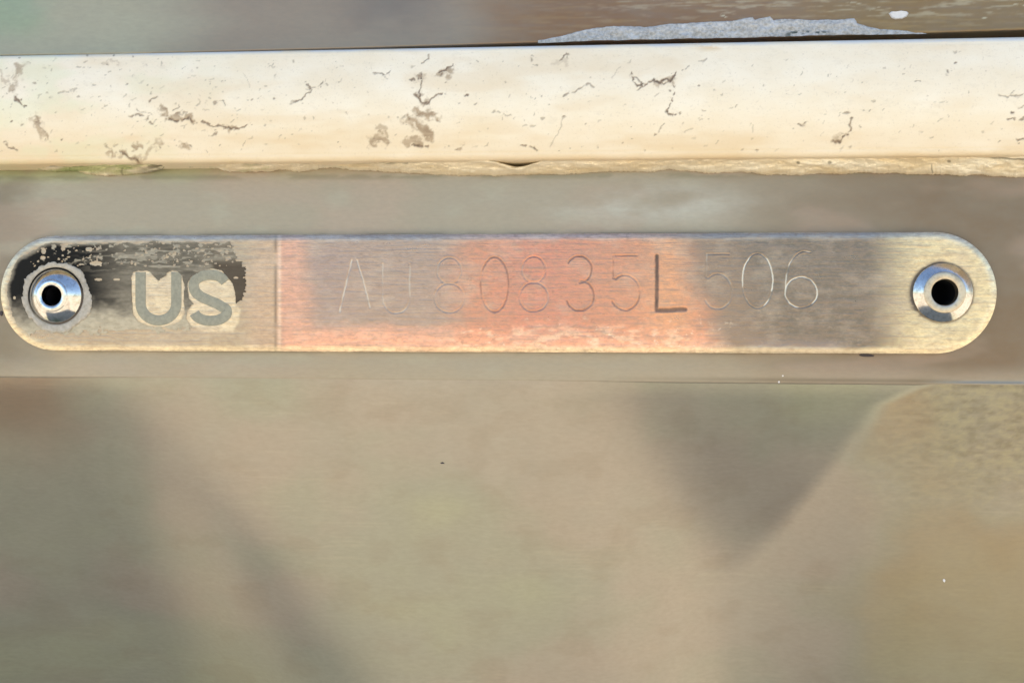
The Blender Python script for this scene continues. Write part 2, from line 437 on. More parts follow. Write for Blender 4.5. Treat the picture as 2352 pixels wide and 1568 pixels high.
# centre marks
crack([(860, 170), (884, 172), (896, 166)], 1.5, .8, .2); crack([(880, 172), (886, 182)], 2, .8)
crack([(942, 185), (960, 180), (964, 168), (968, 186), (963, 214), (968, 228)], 1.5, .9, .2); spot(946, 184, 4, .9); smear([(955, 182), (968, 176)], 4, .7)
crack([(972, 148), (984, 138), (986, 128)], 1.4, .8, .2)
crack([(1008, 168), (1020, 160), (1040, 150)], 2.0, .9, .2); smear([(1012, 168), (1028, 160), (1038, 154)], 9, .95, .42); smear([(1020, 164), (1030, 178)], 4, .8)
crack([(1018, 164), (1012, 178)], 1.6, .7); spot(1024, 190, 2.6, .8)
crack([(954, 216), (966, 230), (978, 238)], 2.6, .9, .1); smear([(956, 218), (976, 236)], 4, .7, .1); crack([(978, 238), (990, 228), (1000, 220), (1014, 214)], 1.8, .9, .3)
spot(1070, 222, 3.4, 1); spot(1056, 238, 3, .5)
smear([(960, 258), (990, 262), (1000, 268)], 9, 1, .25); smear([(940, 276), (962, 288), (978, 306), (986, 318)], 13, 1, .36); smear([(935, 328), (960, 326)], 7, .9, .3)
smear([(850, 330), (870, 316), (892, 328)], 9, .9, .34); smear([(878, 300), (892, 310)], 5, .8, .3); smear([(862, 288), (880, 290)], 4, .6)
crack([(945, 336), (962, 332), (984, 338)], 2, .9, .3); smear([(1050, 342), (1060, 340)], 4, .9, .2); spot(915, 268, 3, .6); spot(845, 262, 2, .6)
# right of centre
crack([(1218, 134), (1224, 146), (1236, 148)], 1.8, .7); crack([(1286, 138), (1300, 126), (1308, 124), (1304, 136)], 1.4, .8, .2); spot(1222, 128, 2, .6)
smear([(1275, 142), (1300, 144)], 5, .35)
crack([(1294, 222), (1320, 210), (1338, 200), (1350, 194)], 1.6, .75, .3); crack([(1350, 192), (1366, 198)], 2, .7, .2)
crack([(1405, 178), (1425, 152)], .8, .35); spot(1242, 220, 2.4, .6); spot(1262, 238, 2.6, .8); spot(1296, 270, 3, .8)
crack([(1296, 272), (1280, 310), (1262, 334)], .9, .45, .3)
crack([(1452, 170), (1454, 186), (1464, 196), (1478, 198), (1492, 190), (1502, 182)], 2.2, 1, .22); crack([(1454, 172), (1470, 188), (1474, 200), (1466, 206)], 1.6, .9, .2)
crack([(1502, 182), (1516, 190), (1530, 182), (1538, 190), (1546, 180), (1552, 168)], 2.4, 1, .3); crack([(1510, 184), (1524, 196), (1540, 188), (1548, 200)], 2, .9, .3); smear([(1510, 188), (1546, 186)], 6, .7, .4)
crack([(1538, 206), (1548, 212), (1540, 222)], 2.2, .9, .3); crack([(1546, 222), (1540, 240), (1530, 256), (1536, 264), (1552, 262)], 1.9, 1, .25); spot(1564, 262, 3, .8)
crack([(1526, 284), (1516, 304)], 1.3, .7, .3); spot(1508, 308, 2.4, .8); spot(1446, 292, 2.2, .7); spot(1432, 328, 2.6, .8)
crack([(1130, 258), (1150, 260), (1172, 264)], 1.4, .6); crack([(1200, 336), (1220, 338), (1234, 342)], 2.4, .9, .3)
crack([(1186, 288), (1230, 290)], 1.2, .5, .5)
for k in range(5): spot(1160+k*22, 262+9*(k % 3), 2.0, .55)
# right part
spot(1604, 197, 3, .9); spot(1617, 255, 3, .6); crack([(1608, 140), (1620, 134)], 2, .6); crack([(1576, 306), (1590, 296)], 1, .4)
crack([(1836, 286), (1842, 290), (1850, 284)], 2.6, .9, .1); crack([(1930, 262), (1952, 258)], 2, .7)
crack([(1956, 272), (1950, 288), (1956, 296), (1950, 310), (1930, 322), (1914, 326)], 2.1, .9, .32); smear([(1912, 326), (1930, 320), (1948, 312)], 5, .7, .35); crack([(1916, 324), (1928, 326)], 3.4, .9, .2)
spot(2000, 254, 2.4, .8); spot(1978, 290, 2.4, .7)
crack([(1898, 306), (1886, 312)], 1.4, .5)
spot(1738, 346, 3, .8); spot(2196, 148, 3.2, .9); spot(2174, 165, 3, .8); crack([(2190, 120), (2206, 118)], 2, .5); crack([(2100, 188), (2118, 184)], 1.5, .7)
crack([(2292, 219), (2330, 221), (2352, 220)], 1.2, .7, .1); crack([(2140, 240), (2180, 230)], 1.2, .5)
spot(2326, 261, 3.6, 1); crack([(2312, 276), (2332, 275)], 1.7, .9, .1); spot(2330, 275, 3, .9); crack([(2344, 274), (2352, 270)], 2.2, .8); crack([(2338, 320), (2352, 320)], 2.4, .9, .1); spot(2340, 329, 3, .8); crack([(2342, 252), (2352, 244)], 1.5, .6)
spot(2176, 236, 2.5, .6); spot(2140, 316, 2.2, .6); spot(2302, 297, 2.2, .6)
# rail dust: many tiny specks
rs = np.random.RandomState(9)
for k in range(380):
    x = rs.uniform(0, 2352)
    if rs.rand() < .4: x = rs.uniform(0, 700)
    y = rs.uniform(135, 350); y = min(y, 350)
    if rs.rand() < .3:
        an = rs.uniform(-1.2, .2); l = rs.uniform(3, 11)
        crack([(x, y), (x+l*math.cos(an), y+l*math.sin(an))], .8, rs.uniform(.25, .6), .1)
    else: spot(x, y, rs.uniform(.9, 2.0), rs.uniform(.3, .75))
stain_and_tone += .8*np.exp(-((px-1632)/28)**2-((py-108)/9)**2)*sm(.4, .55, fbm(px/20, py/12, 3, 35))
stain_and_tone += .25*sm(.52, .75, fbm(px/170, py/45, 4, 36))
stain_and_tone += .5*sm(235, 345, py+40*(fbm(px/240, py/30, 4, 39)-.5))*(.5+.6*fbm(px/90, py/12, 3, 40))  # cream turns warmer towards the bottom, in uneven streaks
green = .35*sm(700, 60, px)*sm(.45, .7, fbm(px/90, py/50, 4, 37))
sky_edge = np.clip(np.exp(-((py-(127-px*.0157))/5)**2)*sm(.35, .6, fbm(px/60, py/8, 3, 38)), 0, 1)  # bluish sky reflection painted along the top edge
me = grid_mesh('painted_profile', X, Y, Z, floats=dict(chip=np.clip(chip, 0, 1), smudge=np.clip(smudge, 0, 1), stain_and_tone=np.clip(stain_and_tone, 0, 1), green=green, sky_edge=sky_edge))
m = N('chipped cream paint')
f1 = m.noise(sc=3800, detail=4); f2 = m.noise((.5, 1, 1), 5, .6, 260); f3 = m.noise((.3, 1, 1), 3, .6, 1400)
c = m.mix(m.ramp(f2, .35, .7), (.81, .70, .52), (.86, .78, .63))
c = m.mix(m.ramp(f1, .58, .76, 0, .40), c, (.50, .42, .32))
c = m.mix(m.ramp(m.noise((.5, 1, 1), 6, .7, 900), .56, .72, 0, .28), c, (.58, .50, .38))
c = m.mix(m.attr('stain_and_tone'), c, (.70, .52, .30))
c = m.mix(m.attr('green'), c, (.66, .68, .45))
c = m.mix(m.math('MULTIPLY', m.attr('sky_edge'), .6), c, (.60, .64, .68))
c = m.mix(m.math('MULTIPLY', m.attr('smudge'), .88), c, m.mix(m.ramp(f3, .4, .6), (.27, .18, .10), (.40, .29, .18)))
c = m.mix(m.math('MULTIPLY', m.attr('chip'), .88), c, m.mix(m.ramp(f1, .4, .6), (.06, .035, .018), (.22, .14, .08)))
hgt = m.math('SUBTRACT', m.math('ADD', m.math('MULTIPLY', f1, .25), m.math('MULTIPLY', f3, .2)), m.math('ADD', m.math('MULTIPLY', m.attr('chip'), 1.0), m.math('MULTIPLY', m.attr('smudge'), .4)))
m.p(color=c, rough=m.ramp(f2, .3, .7, .42, .56), spec=.45, normal=m.bump(hgt, .35, .00012))
link('painted_profile', me, m.m, rail)

# old sealant bead along the underside of the rail
bot = np.array([(-200, 384), (0, 384), (60, 387), (130, 392), (200, 400), (280, 403), (335, 397), (400, 384), (470, 388), (560, 393), (680, 393), (760, 387), (830, 391), (900, 396), (1000, 401), (1090, 404), (1250, 402), (1400, 396), (1550, 392), (1640, 398), (1700, 397), (1765, 403), (1830, 400), (1950, 399), (2060, 398), (2200, 402), (2352, 407), (2560, 409)])
sx = np.arange(-120, 2470, 1.6); ny = 34
bb = np.interp(sx, bot[:, 0], bot[:, 1])+11*(fbm(sx/40, sx*0, 4, 41)-.5)+3.0*(fbm(sx/5, sx*0, 2, 42)-.5)
tp = 376-sx*.0119
t = np.linspace(0, 1, ny)[:, None]
PY = bb[None]*(1-t)+tp[None]*t+0*sx
PX = np.ones((ny, 1))*sx[None]
lump = .7*fbm(PX/60, PY/14, 4, 43)+.6*fbm(PX/18, PY/7, 3, 44)-.65
hgt = 4.9*t**.8+1.5*lump*np.sin(math.pi*np.clip(t, 0, 1))**.6+.35*sm(0, .12, t)*(1-t)
split_edge = 364+18*np.exp(-((PX-1190)/46)**2)
hole = sm(2, -2, PY-split_edge+.0*PX)*sm(1118, 1150, PX)*sm(1345, 1240, PX)
hgt = hgt-4.2*hole+.9*np.exp(-((PY-split_edge-7)/5)**2)*np.exp(-((PX-1150)/60)**2)
thin = sm(.5, .7, fbm(PX/46, PY/9, 3, 45))*sm(620, 250, PX)
hgt = np.clip(hgt*(1-.12*thin), .03, 6)
Yw = wall_y(P(PX, PY, -1.)[..., 0], P(PX, PY, -1.)[..., 2])
Y = Yw-hgt; Y[0] = Yw[0]+.08
pl = P(PX, PY, Y); X, Z = pl[..., 0], pl[..., 2]
mild = sm(560, 120, PX)*sm(.28, .55, fbm(PX/70, PY/16, 4, 46))*1.15*sm(406, 390, PY)+.35*sm(900, 600, PX)*sm(.5, .7, fbm(PX/40, PY/10, 3, 47))
dirt = sm(0, 1, 1-np.abs(PY-tp[None]-4)/8)*sm(.42, .58, fbm(PX/70, PY/12, 4, 48))
dirt = np.maximum(dirt, hole*.9)  # shade inside the split painted dark
dirt = np.maximum(dirt, sm(85, 0, PX)*sm(384, 376, PY))
dirt = np.maximum(dirt, 1.0*np.exp(-((PX-380)/55)**2)*sm(.32, .5, fbm(PX/26, PY/9, 3, 49)))
def cr2(pts, wd, st):
    add_max(dirt, PX+4*(fbm(PX/14, PY/9, 2, 50)-.5), PY+5*(fbm(PX/14, PY/9, 2, 51)-.5), pts, lambda a, b: st*sm(wd+1.5, wd*.4, dist_poly(a, b, pts)[0]), 20)
cr2([(1240, 366), (1400, 362), (1560, 358), (1760, 356), (1905, 356)], 1.3, .85); cr2([(1905, 356), (2010, 355), (2060, 362), (2090, 357), (2130, 352), (2180, 356), (2260, 360), (2352, 366)], 1.6, .85)
cr2([(860, 372), (900, 374), (935, 374)], 3.0, .55); cr2([(1160, 366), (1185, 372), (1230, 368)], 3, .8)
for x, y in [(2178, 371), (1905, 374), (2130, 360), (2080, 356), (2022, 358), (1832, 374)]: cr2([(x, y), (x+2, y)], 3.2, .8)
cr2([(2140, 378), (2142, 396)], 1.2, .7); cr2([(280, 390), (281, 402)], 2.2, .6)
me = grid_mesh('sealant_bead', X, Y, Z, flip=True if P(0, 0)[2] < 0 else False, floats=dict(mild=np.clip(mild, 0, 1), dirt=np.clip(dirt, 0, 1)))
m = N('old cream sealant')
f1 = m.noise(sc=3000, detail=4); f2 = m.noise((.4, 1, 1), 5, .6, 320)
c = m.mix(m.ramp(f2, .35, .7), (.70, .57, .37), (.84, .77, .62))
c = m.mix(m.ramp(f1, .6, .75, 0, .35), c, (.40, .32, .22))
c = m.mix(m.math('MULTIPLY', m.attr('mild'), .9), c, m.mix(m.ramp(f2, .4, .6), (.22, .29, .09), (.46, .46, .22)))
c = m.mix(m.math('MULTIPLY', m.attr('dirt'), .9), c, (.10, .085, .05))  # mask also holds the painted shade inside the split
m.p(color=c, rough=.6, normal=m.bump(m.math('ADD', f1, f2), .3, .00012))
tag(link('sealant_bead', me, m.m), 'lumpy cream sealant bead with green mildew and a split, under the rub rail', 'sealant')

# ------------------------------------------------------------------ pale sealant smear and flake above the rail
top = np.array([(1235, 93), (1250, 92), (1290, 84), (1335, 72), (1370, 65), (1410, 62), (1450, 61), (1480, 64), (1530, 57), (1600, 53), (1680, 49), (1715, 42), (1728, 40), (1733, 47), (1745, 42), (1768, 39), (1776, 48), (1800, 45), (1860, 47), (1930, 46), (1960, 44), (1966, 50), (1956, 52), (2000, 64), (2020, 68), (2070, 71), (2100, 75), (2130, 77.5)])
sx = np.arange(1236, 2128, 1.2)
tt = np.interp(sx, top[:, 0], top[:, 1])+3.0*(fbm(sx/12, sx*0, 4, 61)-.5)
lowl = np.interp(sx, gap_px, gap_py)+.8
ny = 36; t = np.linspace(0, 1, ny)[:, None]
PX = np.ones((ny, 1))*sx[None]; PY = lowl[None]*(1-t)+np.minimum(tt, lowl-1)[None]*t
pl = P(PX, PY, .6); X, Z = pl[..., 0], pl[..., 2]
wid = np.clip((lowl-tt)/30, .05, 1)
h = (.15+.75*np.sqrt(np.clip(1-t**3, 0, 1)))*wid[None]*(.5+.9*fbm(PX/26, PY/14, 4, 62))+.12*fbm(PX/6, PY/5, 2, 63)
Y = .6-h; Y[-1] = .72
crumb = sm(.45, .6, fbm(PX/14, PY/8, 3, 64))*np.exp(-((PX-1850)/52)**4)*sm(70, 80, PY)
me = grid_mesh('sealant_smear', X, Y, Z, floats=dict(crumb=crumb))
m = N('chalky pale sealant')
f1 = m.noise(sc=2600, detail=5); f2 = m.noise(sc=700, detail=4)
c = m.mix(m.ramp(f1, .35, .65), (.36, .34, .31), (.58, .55, .51))
c = m.mix(m.ramp(f2, .5, .7, 0, .6), c, (.70, .68, .66))
c = m.mix(m.attr('crumb'), c, (.03, .05, .045))
m.p(color=c, rough=.85, normal=m.bump(m.math('ADD', f1, f2), .35, .0002))
M_CHALK = m.m
tag(link('sealant_smear', me, m.m), 'rough pale grey sealant smear along the top edge of the cream rail', 'sealant')

def slab(name, outline, y, thick, mat, parent=None, bulge=0.0):
    """flat irregular flake with real thickness, outline in layout pixels"""
    o3 = P(np.array([p[0] for p in outline]), np.array([p[1] for p in outline]), y)
    n = len(o3); c = o3.mean(0)
    inner = c+(o3-c)*.86
    V = [(*p,) for p in o3]+[(p[0], y-thick, p[2]) for p in inner]+[(c[0], y-thick-bulge, c[2])]
    V = np.array(V)
    F = []
    a = sum(o3[i][0]*o3[(i+1) % n][2]-o3[(i+1) % n][0]*o3[i][2] for i in range(n))
    for i in range(n):
        j = (i+1) % n
        F += [(i, j, n+j, n+i), (n+i, n+j, 2*n, 2*n)]
    me = bpy.data.meshes.new(name)
    F2 = [tuple(dict.fromkeys(q)) for q in F]
    if a < 0: F2 = [q[::-1] for q in F2]
    me.from_pydata([tuple(v*MM) for v in V], [], F2); me.update()
    return link(name, me, mat, parent)
m = N('white paint flake'); f1 = m.noise(sc=2500)
m.p(color=m.mix(f1, (.80, .76, .72), (.62, .59, .56)), rough=.6); M_FLAKE = m.m
tag(slab('paint_flake', [(2041, 32), (2048, 42), (2056, 45), (2072, 44), (2082, 39), (2087, 31), (2083, 27), (2070, 25), (2058, 27), (2048, 27)], .55, .18, M_FLAKE), 'white paint flake stuck on the brown hull above the rail', 'paint flake')
def fleck(label, x, y, rx, ry, depth, mat, seed, cat='fleck', group=None, name='fleck'):
    r = np.random.RandomState(seed)
    out = [(x+rx*math.cos(a)*r.uniform(.6, 1.15), y+ry*math.sin(a)*r.uniform(.6, 1.15)) for a in np.linspace(0, 2*math.pi, 11)[:-1]]
    return tag(slab(name, out, depth, .10, mat), label, cat, group)

# ------------------------------------------------------------------ identification plate
plate = thing('identification_plate', 'long round ended metal identification plate stamped US with engraved serial number', 'plate')
PX0, PX1, PZC, PR, PT = -61.0, 53.63, 6.27, 7.68, 1.5
ENG = []          # (polyline in layout pixels, width, depth, dark, light)
def glyph(ch, cx, hw, dx=0, top=None, bot=None, **k):
    tp_ = 590-(cx-1136)*.013 if top is None else top; bt = 716-(cx-1136)*.014 if bot is None else bot
    def q(pts): return [(cx+u*hw, tp_+v*(bt-tp_)) for u, v in pts]
    def arc(ux, vy, ru, rv, a0, a1, n=22): return [(ux+ru*math.cos(math.radians(a)), vy+rv*math.sin(math.radians(a))) for a in np.linspace(a0, a1, n)]
    S = {'A': [[(-1, 1), (-.12, 0)], [(.12, 0), (1, 1)], [(-.62, .62), (.62, .62)]],
         'U': [[(-1, 0), (-1, .62)]+arc(0, .66, 1, .34, 180, 0)+[(1, .62), (1, 0)]],
         '8': [arc(0, .24, .82, .24, 0, 360, 40), arc(0, .735, 1, .265, 0, 360, 40)],
         '0': [arc(0, .5, 1, .5, 0, 360, 48)],
         '3': [arc(-.05, .245, .9, .245, -150, 88)+arc(0, .725, 1, .275, -88, 160)],
         '5': [[(.8, 0), (-.75, 0)], [(-.75, 0), (-.82, .42)], [(-.8, .42)]+arc(0, .68, 1, .32, -130, 150)],
         'L': [[(-1, 0), (-1, 1), (1, 1)]],
         '6': [arc(.25, .55, 1.2, .58, -75, -172, 24)+arc(0, .72, 1, .28, 180, 540, 44)]}[ch]
    for s in S: ENG.append((q(s), k.get('w', 3), k.get('d', .04), k.get('dark', .5), k.get('light', 0), k.get('seed', int(cx))))
ENG.append(([(780, 716), (795, 650), (808, 597)], 3.4, .05, .1, .40, 1)); ENG.append(([(820, 597), (836, 650), (850, 706)], 2.4, .04, .1, .36, 2))
ENG.append(([(792, 668), (838, 668)], 2.2, .012, .12, 0, 3))
glyph('U', 910, 31, w=3.2, d=.03, dark=.1, light=.22, top=606)
glyph('8', 1032, 34, w=3.0, d=.035, dark=.20, light=.12)
glyph('0', 1136, 32, w=3.2, d=.045, dark=.44, light=.0)
glyph('8', 1226, 33, w=3.2, d=.045, dark=.30, light=.15)
glyph('3', 1332, 32, w=3.4, d=.05, dark=.52)
glyph('5', 1436, 34, w=3.2, d=.045, dark=.42)
ENG.append(([(1509, 588), (1509, 652), (1508, 712)], 10.5, .05, 1.0, 0, 20)); ENG.append(([(1508, 712), (1574, 710)], 11, .05, 1.0, 0, 21))
glyph('5', 1648, 33, w=3.0, d=.035, dark=.30, light=.2)
glyph('0', 1740, 35, w=1.9, d=.05, dark=.12, light=.8)
glyph('6', 1840, 37, w=1.9, d=.05, dark=.12, light=.8)

U_OUT = [(302, 640), (306, 626), (318, 622), (336, 621), (344, 625), (352, 634), (364, 646), (371, 638), (382, 634), (384, 627), (396, 622), (408, 624), (418, 634), (424, 660), (421, 690), (424, 716), (416, 734), (400, 744), (372, 750), (340, 748), (318, 738), (306, 722), (303, 690)]
S_OUT = [(430, 652), (440, 636), (460, 624), (488, 617), (508, 621), (520, 634), (534, 652), (540, 672), (542, 700), (552, 712), (548, 740), (534, 762), (470, 762), (438, 748), (427, 730), (431, 712), (446, 698), (434, 684)]
nxe = 70
xl = PX0-PR*np.cos(np.linspace(0, math.pi/2, nxe)); xr = PX1+PR*np.sin(np.linspace(0, math.pi/2, nxe))
xm = np.arange(PX0, PX1, .085)[1:]
xs = np.concatenate([xl, xm, xr])
v = np.sin(np.linspace(-1, 1, 240)*math.pi/2*.80)/math.sin(math.pi/2*.80)
half = np.where(xs < PX0, np.sqrt(np.clip(PR**2-(xs-PX0)**2, 0, None)), np.where(xs > PX1, np.sqrt(np.clip(PR**2-(xs-PX1)**2, 0, None)), PR))
half = np.maximum(half, .02)
X = np.ones((len(v), 1))*xs[None]; Z = PZC+v[:, None]*half[None]
def plate_y(X, Z):
    ex = np.clip(X, PX0, PX1); d = PR-np.hypot(X-ex, Z-PZC)       # distance from the rim
    e = np.clip(1-d/.8, 0, 1)
    y = -(PT-.16*e*e)
    y += .09*((Z-PZC)/PR)**2                                        # slight crown
    y += .012*(fbm(X/9, Z/5, 3, 71)-.5)
    # bent lightly around the fold line at the end of the label area
    y += .03*np.exp(-((X-(-31.3))/.25)**2)
    for (a, b) in RIV:                                              # dished round the rivets
        r = np.hypot(X-a, Z-b); y += .10*np.exp(-(r/4.6)**4)
    return y
Y = plate_y(X, Z)
px, py = proj(X, Y, Z)
dE = PR-np.hypot(X-np.clip(X, PX0, PX1), Z-PZC)
dark = np.zeros(X.shape); light = np.zeros(X.shape); groove = np.zeros(X.shape)
jx = 2.2*(fbm(px/9, py/9, 3, 72)-.5); jy = 2.2*(fbm(px/9, py/9, 3, 73)-.5)
for pts, wd, dp, dk, lt, sd_ in ENG:
    m_ = local(px, py, pts, 14)
    a, b = px[m_]+jx[m_], py[m_]+jy[m_]
    d, s = dist_poly(a, b, pts)
    fade = .06+.94*sm(.34, .60, fbm(a/26, b/26, 2, 80+sd_ % 9))
    prof_ = sm(wd*.5+1.3, wd*.15, d)
    if dk >= 1: fade = .8+.2*fade
    burr = np.exp(-((d-wd*.5-2.2)/1.5)**2)*.3*dp
    groove[m_] = np.maximum(groove[m_], dp*prof_)-burr*(groove[m_] <= 0)
    dark[m_] = np.maximum(dark[m_], dk*fade*prof_)
    light[m_] = np.maximum(light[m_], lt*fade*prof_)
Y = Y+groove
n1 = fbm(px/120, py/60, 4, 74); n2 = fbm(px/30, py/14, 4, 75); n3 = fbm(px/200, py/26, 4, 76)
wv = 40*(n1-.5)
C = lin([176, 156, 130])*np.ones(X.shape+(3,))  # plate tints; a pinkish reflection is painted in as copper bands
C = blend(C, sm(540, 600, px+wv), [192, 162, 134])
C = blend(C, sm(630, 644, px)*.9, [212, 158, 134])
C = blend(C, sm(676, 740, px+wv)*sm(770, 735, py+wv), [168, 144, 128])
C = blend(C, sm(690, 740, px+.9*wv)*sm(850, 740, px+wv)*sm(765, 720, py+.5*wv)*sm(550, 585, py)*.35, [160, 135, 130])
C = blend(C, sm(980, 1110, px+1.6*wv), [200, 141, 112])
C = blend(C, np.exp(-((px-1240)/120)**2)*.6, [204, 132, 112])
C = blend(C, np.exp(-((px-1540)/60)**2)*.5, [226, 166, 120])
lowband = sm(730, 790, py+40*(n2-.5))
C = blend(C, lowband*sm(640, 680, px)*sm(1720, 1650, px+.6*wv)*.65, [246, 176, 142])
C = blend(C, sm(.55, .68, n2)*sm(735, 780, py)*sm(1000, 1080, px)*sm(1690, 1640, px)*.5, [255, 214, 176])  # bright lower band and cream glints painted into the tint
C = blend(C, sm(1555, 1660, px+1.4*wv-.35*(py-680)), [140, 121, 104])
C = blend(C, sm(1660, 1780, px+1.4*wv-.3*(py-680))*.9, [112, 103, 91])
C = blend(C, sm(1980, 2120, px+wv)*.85, [232, 210, 164])  # bright gleam of the right end painted into the tint
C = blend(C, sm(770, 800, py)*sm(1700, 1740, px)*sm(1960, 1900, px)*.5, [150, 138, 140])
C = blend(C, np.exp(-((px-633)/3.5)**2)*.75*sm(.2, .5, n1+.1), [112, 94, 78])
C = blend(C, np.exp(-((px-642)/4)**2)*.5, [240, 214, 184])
eg = sm(1.15, .25, dE+.5*(n2-.5))*(.55+.6*n1)  # rim mask: edge wear plus the bevel's bright reflection, painted in
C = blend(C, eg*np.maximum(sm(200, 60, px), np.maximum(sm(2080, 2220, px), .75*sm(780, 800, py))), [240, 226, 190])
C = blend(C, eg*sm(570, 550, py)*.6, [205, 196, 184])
C = blend(C, np.maximum(sm(4, -4, sdf(px, py, U_OUT)), sm(4, -4, sdf(px, py, S_OUT)))*(.55+.4*n2), [226, 204, 168])
pit = sm(.66, .76, fbm(px/9, py/6, 3, 77))*.22*sm(660, 900, px)*sm(.4,.6,n1)
rg = np.maximum(np.exp(-((np.hypot(X-RIV[1][0], Z-RIV[1][1])-3.8)/.16)**2)*.7, np.exp(-((np.hypot(X-RIV[0][0], Z-RIV[0][1])-3.72)/.2)**2)*1.0)  # contact shadow painted as a dark ring round each rivet
tip = np.exp(-((np.hypot(px-2163, (py-676))-70)/7)**2)*sm(2165, 2110, px+.4*(py-680))*.8     # dark crescent beside the right rivet
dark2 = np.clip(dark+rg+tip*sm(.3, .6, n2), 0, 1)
# film holes show through: nothing to do here, the film is its own part
keepc = bore_keep(X, Z, 2.7)
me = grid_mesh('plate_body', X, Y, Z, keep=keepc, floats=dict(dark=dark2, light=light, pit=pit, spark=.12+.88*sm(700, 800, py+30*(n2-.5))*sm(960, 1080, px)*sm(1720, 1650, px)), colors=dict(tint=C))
# skirt: close the edge back to the hull
b_top = [(X[-1, i], Y[-1, i], Z[-1, i]) for i in range(len(xs))]; b_bot = [(X[0, i], Y[0, i], Z[0, i]) for i in range(len(xs))]
loop = np.array(b_bot+b_top[::-1]); nl = len(loop)
back = loop.copy(); back[:, 1] = .10
import bmesh
bm = bmesh.new(); bm.from_mesh(me)
va = [bm.verts.new(p*MM) for p in loop]; vb = [bm.verts.new(p*MM) for p in back]
for i in range(nl):
    j = (i+1) % nl
    try: bm.faces.new((va[i], vb[i], vb[j], va[j]))
    except ValueError: pass
bmesh.ops.remove_doubles(bm, verts=[x for x in bm.verts if x.is_boundary], dist=1e-7)
bm.to_mesh(me); bm.free()
for p_ in me.polygons: p_.use_smooth = True
m = N('plate metal with painted reflections')
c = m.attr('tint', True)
brush = m.noise((.05, 1, 1), 4, .6, 3200); fine = m.noise((.5, 1, 1), 5, .7, 2300); mott = m.noise((.6, 1, 1), 5, .65, 420)
str2 = m.noise((.10, 1, 1), 5, .65, 700); spk = m.noise((.7, 1, 1), 4, .7, 1500)
c = m.mix(m.ramp(fine, .38, .68, 0, .55), c, (.30, .21, .15), 'MIX')
c = m.mix(m.ramp(mott, .48, .72, 0, .22), c, (.78, .64, .48))
c = m.mix(m.ramp(str2, .50, .72, 0, .34), c, (.30, .23, .18))
c = m.mix(m.math('MULTIPLY', m.ramp(spk, .60, .70, 0, .6), m.attr('spark')), c, (.92, .74, .56))  # painted sparkle, mostly near the lower edge
c = m.mix(m.ramp(brush, .50, .70, 0, .42), c, (.26, .20, .16))
c = m.mix(m.attr('pit'), c, (.16, .11, .08))
c = m.mix(m.math('MULTIPLY', m.attr('dark'), .85), c, (.085, .075, .07))
c = m.mix(m.math('MULTIPLY', m.attr('light'), .8), c, (.92, .86, .72))
r = m.math('ADD', m.ramp(mott, .3, .7, .27, .40), m.math('MULTIPLY', m.attr('dark'), .3))
hgt = m.math('ADD', m.math('MULTIPLY', brush, .5), m.math('MULTIPLY', fine, .6))
m.p(color=c, metal=.80, rough=r, normal=m.bump(hgt, .6, .00012))
M_PLATE = m.m
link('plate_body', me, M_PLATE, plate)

# black film left on the plate's left end, with windows where the letters were cut
fx = np.arange(8, 566, 1.05); fy = np.arange(552, 800, 1.05)[::-1]
PX, PY = np.meshgrid(fx, fy)
pl = P(PX, PY, -PT); X, Z = pl[..., 0], pl[..., 2]
ex = np.clip(X, PX0, PX1); dr = PR-np.hypot(X-ex, Z-PZC)
nA = fbm(PX/40, PY/22, 4, 90); nB = fbm(PX/12, PY/8, 4, 91); nC = fbm(PX/26, PY/5, 3, 92)
cut = .95+.9*(nA-.5)+.35*(nB-.5)
film = dr > cut
right = 540+14*np.sin((PY-560)/60)+10*(nB-.5)*2-.0006*(PY-660)**2
film &= PX < np.where(PY < 690, right+10*(PY > 600), 552-(PY-690)*1.2)
film &= PY < 762+26*(nA-.5)+18*(nB-.5)-.02*np.clip(PX-150, 0, None)+18*sm(120, 40, PX)
film &= ~((PX > 545) & (PY < 574))
sU = sdf(PX+4*(nB-.5), PY+4*(nB-.5), U_OUT); sS = sdf(PX+4*(nB-.5), PY+4*(nB-.5), S_OUT)
film &= (sU > 0) & (sS > 0)
film &= ~((PX > 424) & (PY > 700) & (PX > 440))
# bare rubbed spots near the top edge
spk = (fbm(PX/8, PY/5, 3, 93) > .745-.03*sm(150, 400, PX)) & (PY < 612) & (PX > 70)
film &= ~spk
for (x, y, a, b) in [(220, 605, 14, 5), (226, 642, 9, 2.6), (268, 642, 7, 2.6), (33, 684, 3, 3), (98, 592, 6, 4), (100, 577, 5, 6), (204, 572, 8, 4), (145, 571, 5, 4), (542, 638, 5, 2)]:
    film &= ((PX-x)/a)**2+((PY-y)/b)**2 > 1+.7*(nB-.5)
film &= np.hypot(PX-131, PY-685) > 60
kc = film[:-1, :-1] & film[1:, 1:] & film[1:, :-1] & film[:-1, 1:]
kc = largest(kc)
Y = plate_y(X, Z)-.055
nD = fbm(PX/60, PY/9, 4, 98)
fade = sm(665, 742, PY+60*(nA-.5)-.10*np.clip(200-PX, 0, 200))
fade = np.maximum(fade, .45*sm(190, 300, PX)*(.4+1.0*nD))
fade = np.maximum(fade, .72*sm(.46, .62, nC)*sm(150, 330, PX)*sm(665, 610, PY)*sm(556, 575, PY))
fade = np.maximum(fade, .55*sm(.45, .62, nD)*sm(320, 420, PX)*sm(660, 610, PY))
fade = np.maximum(fade, .8*sm(.60, .68, nB)*sm(620, 590, PY)*sm(60, 120, PX))
fade = np.maximum(fade, .6*sm(1.6, .9, dr-cut+.9))
fade = np.clip(fade*(1-.85*sm(470, 500, PX)*sm(585, 610, PY)*sm(715, 700, PY)), 0, 1)
brown = sm(430, 520, PX)
me = grid_mesh('black_film', X, Y, Z, keep=kc, floats=dict(fade=fade, brown=brown))
m = N('worn black film')
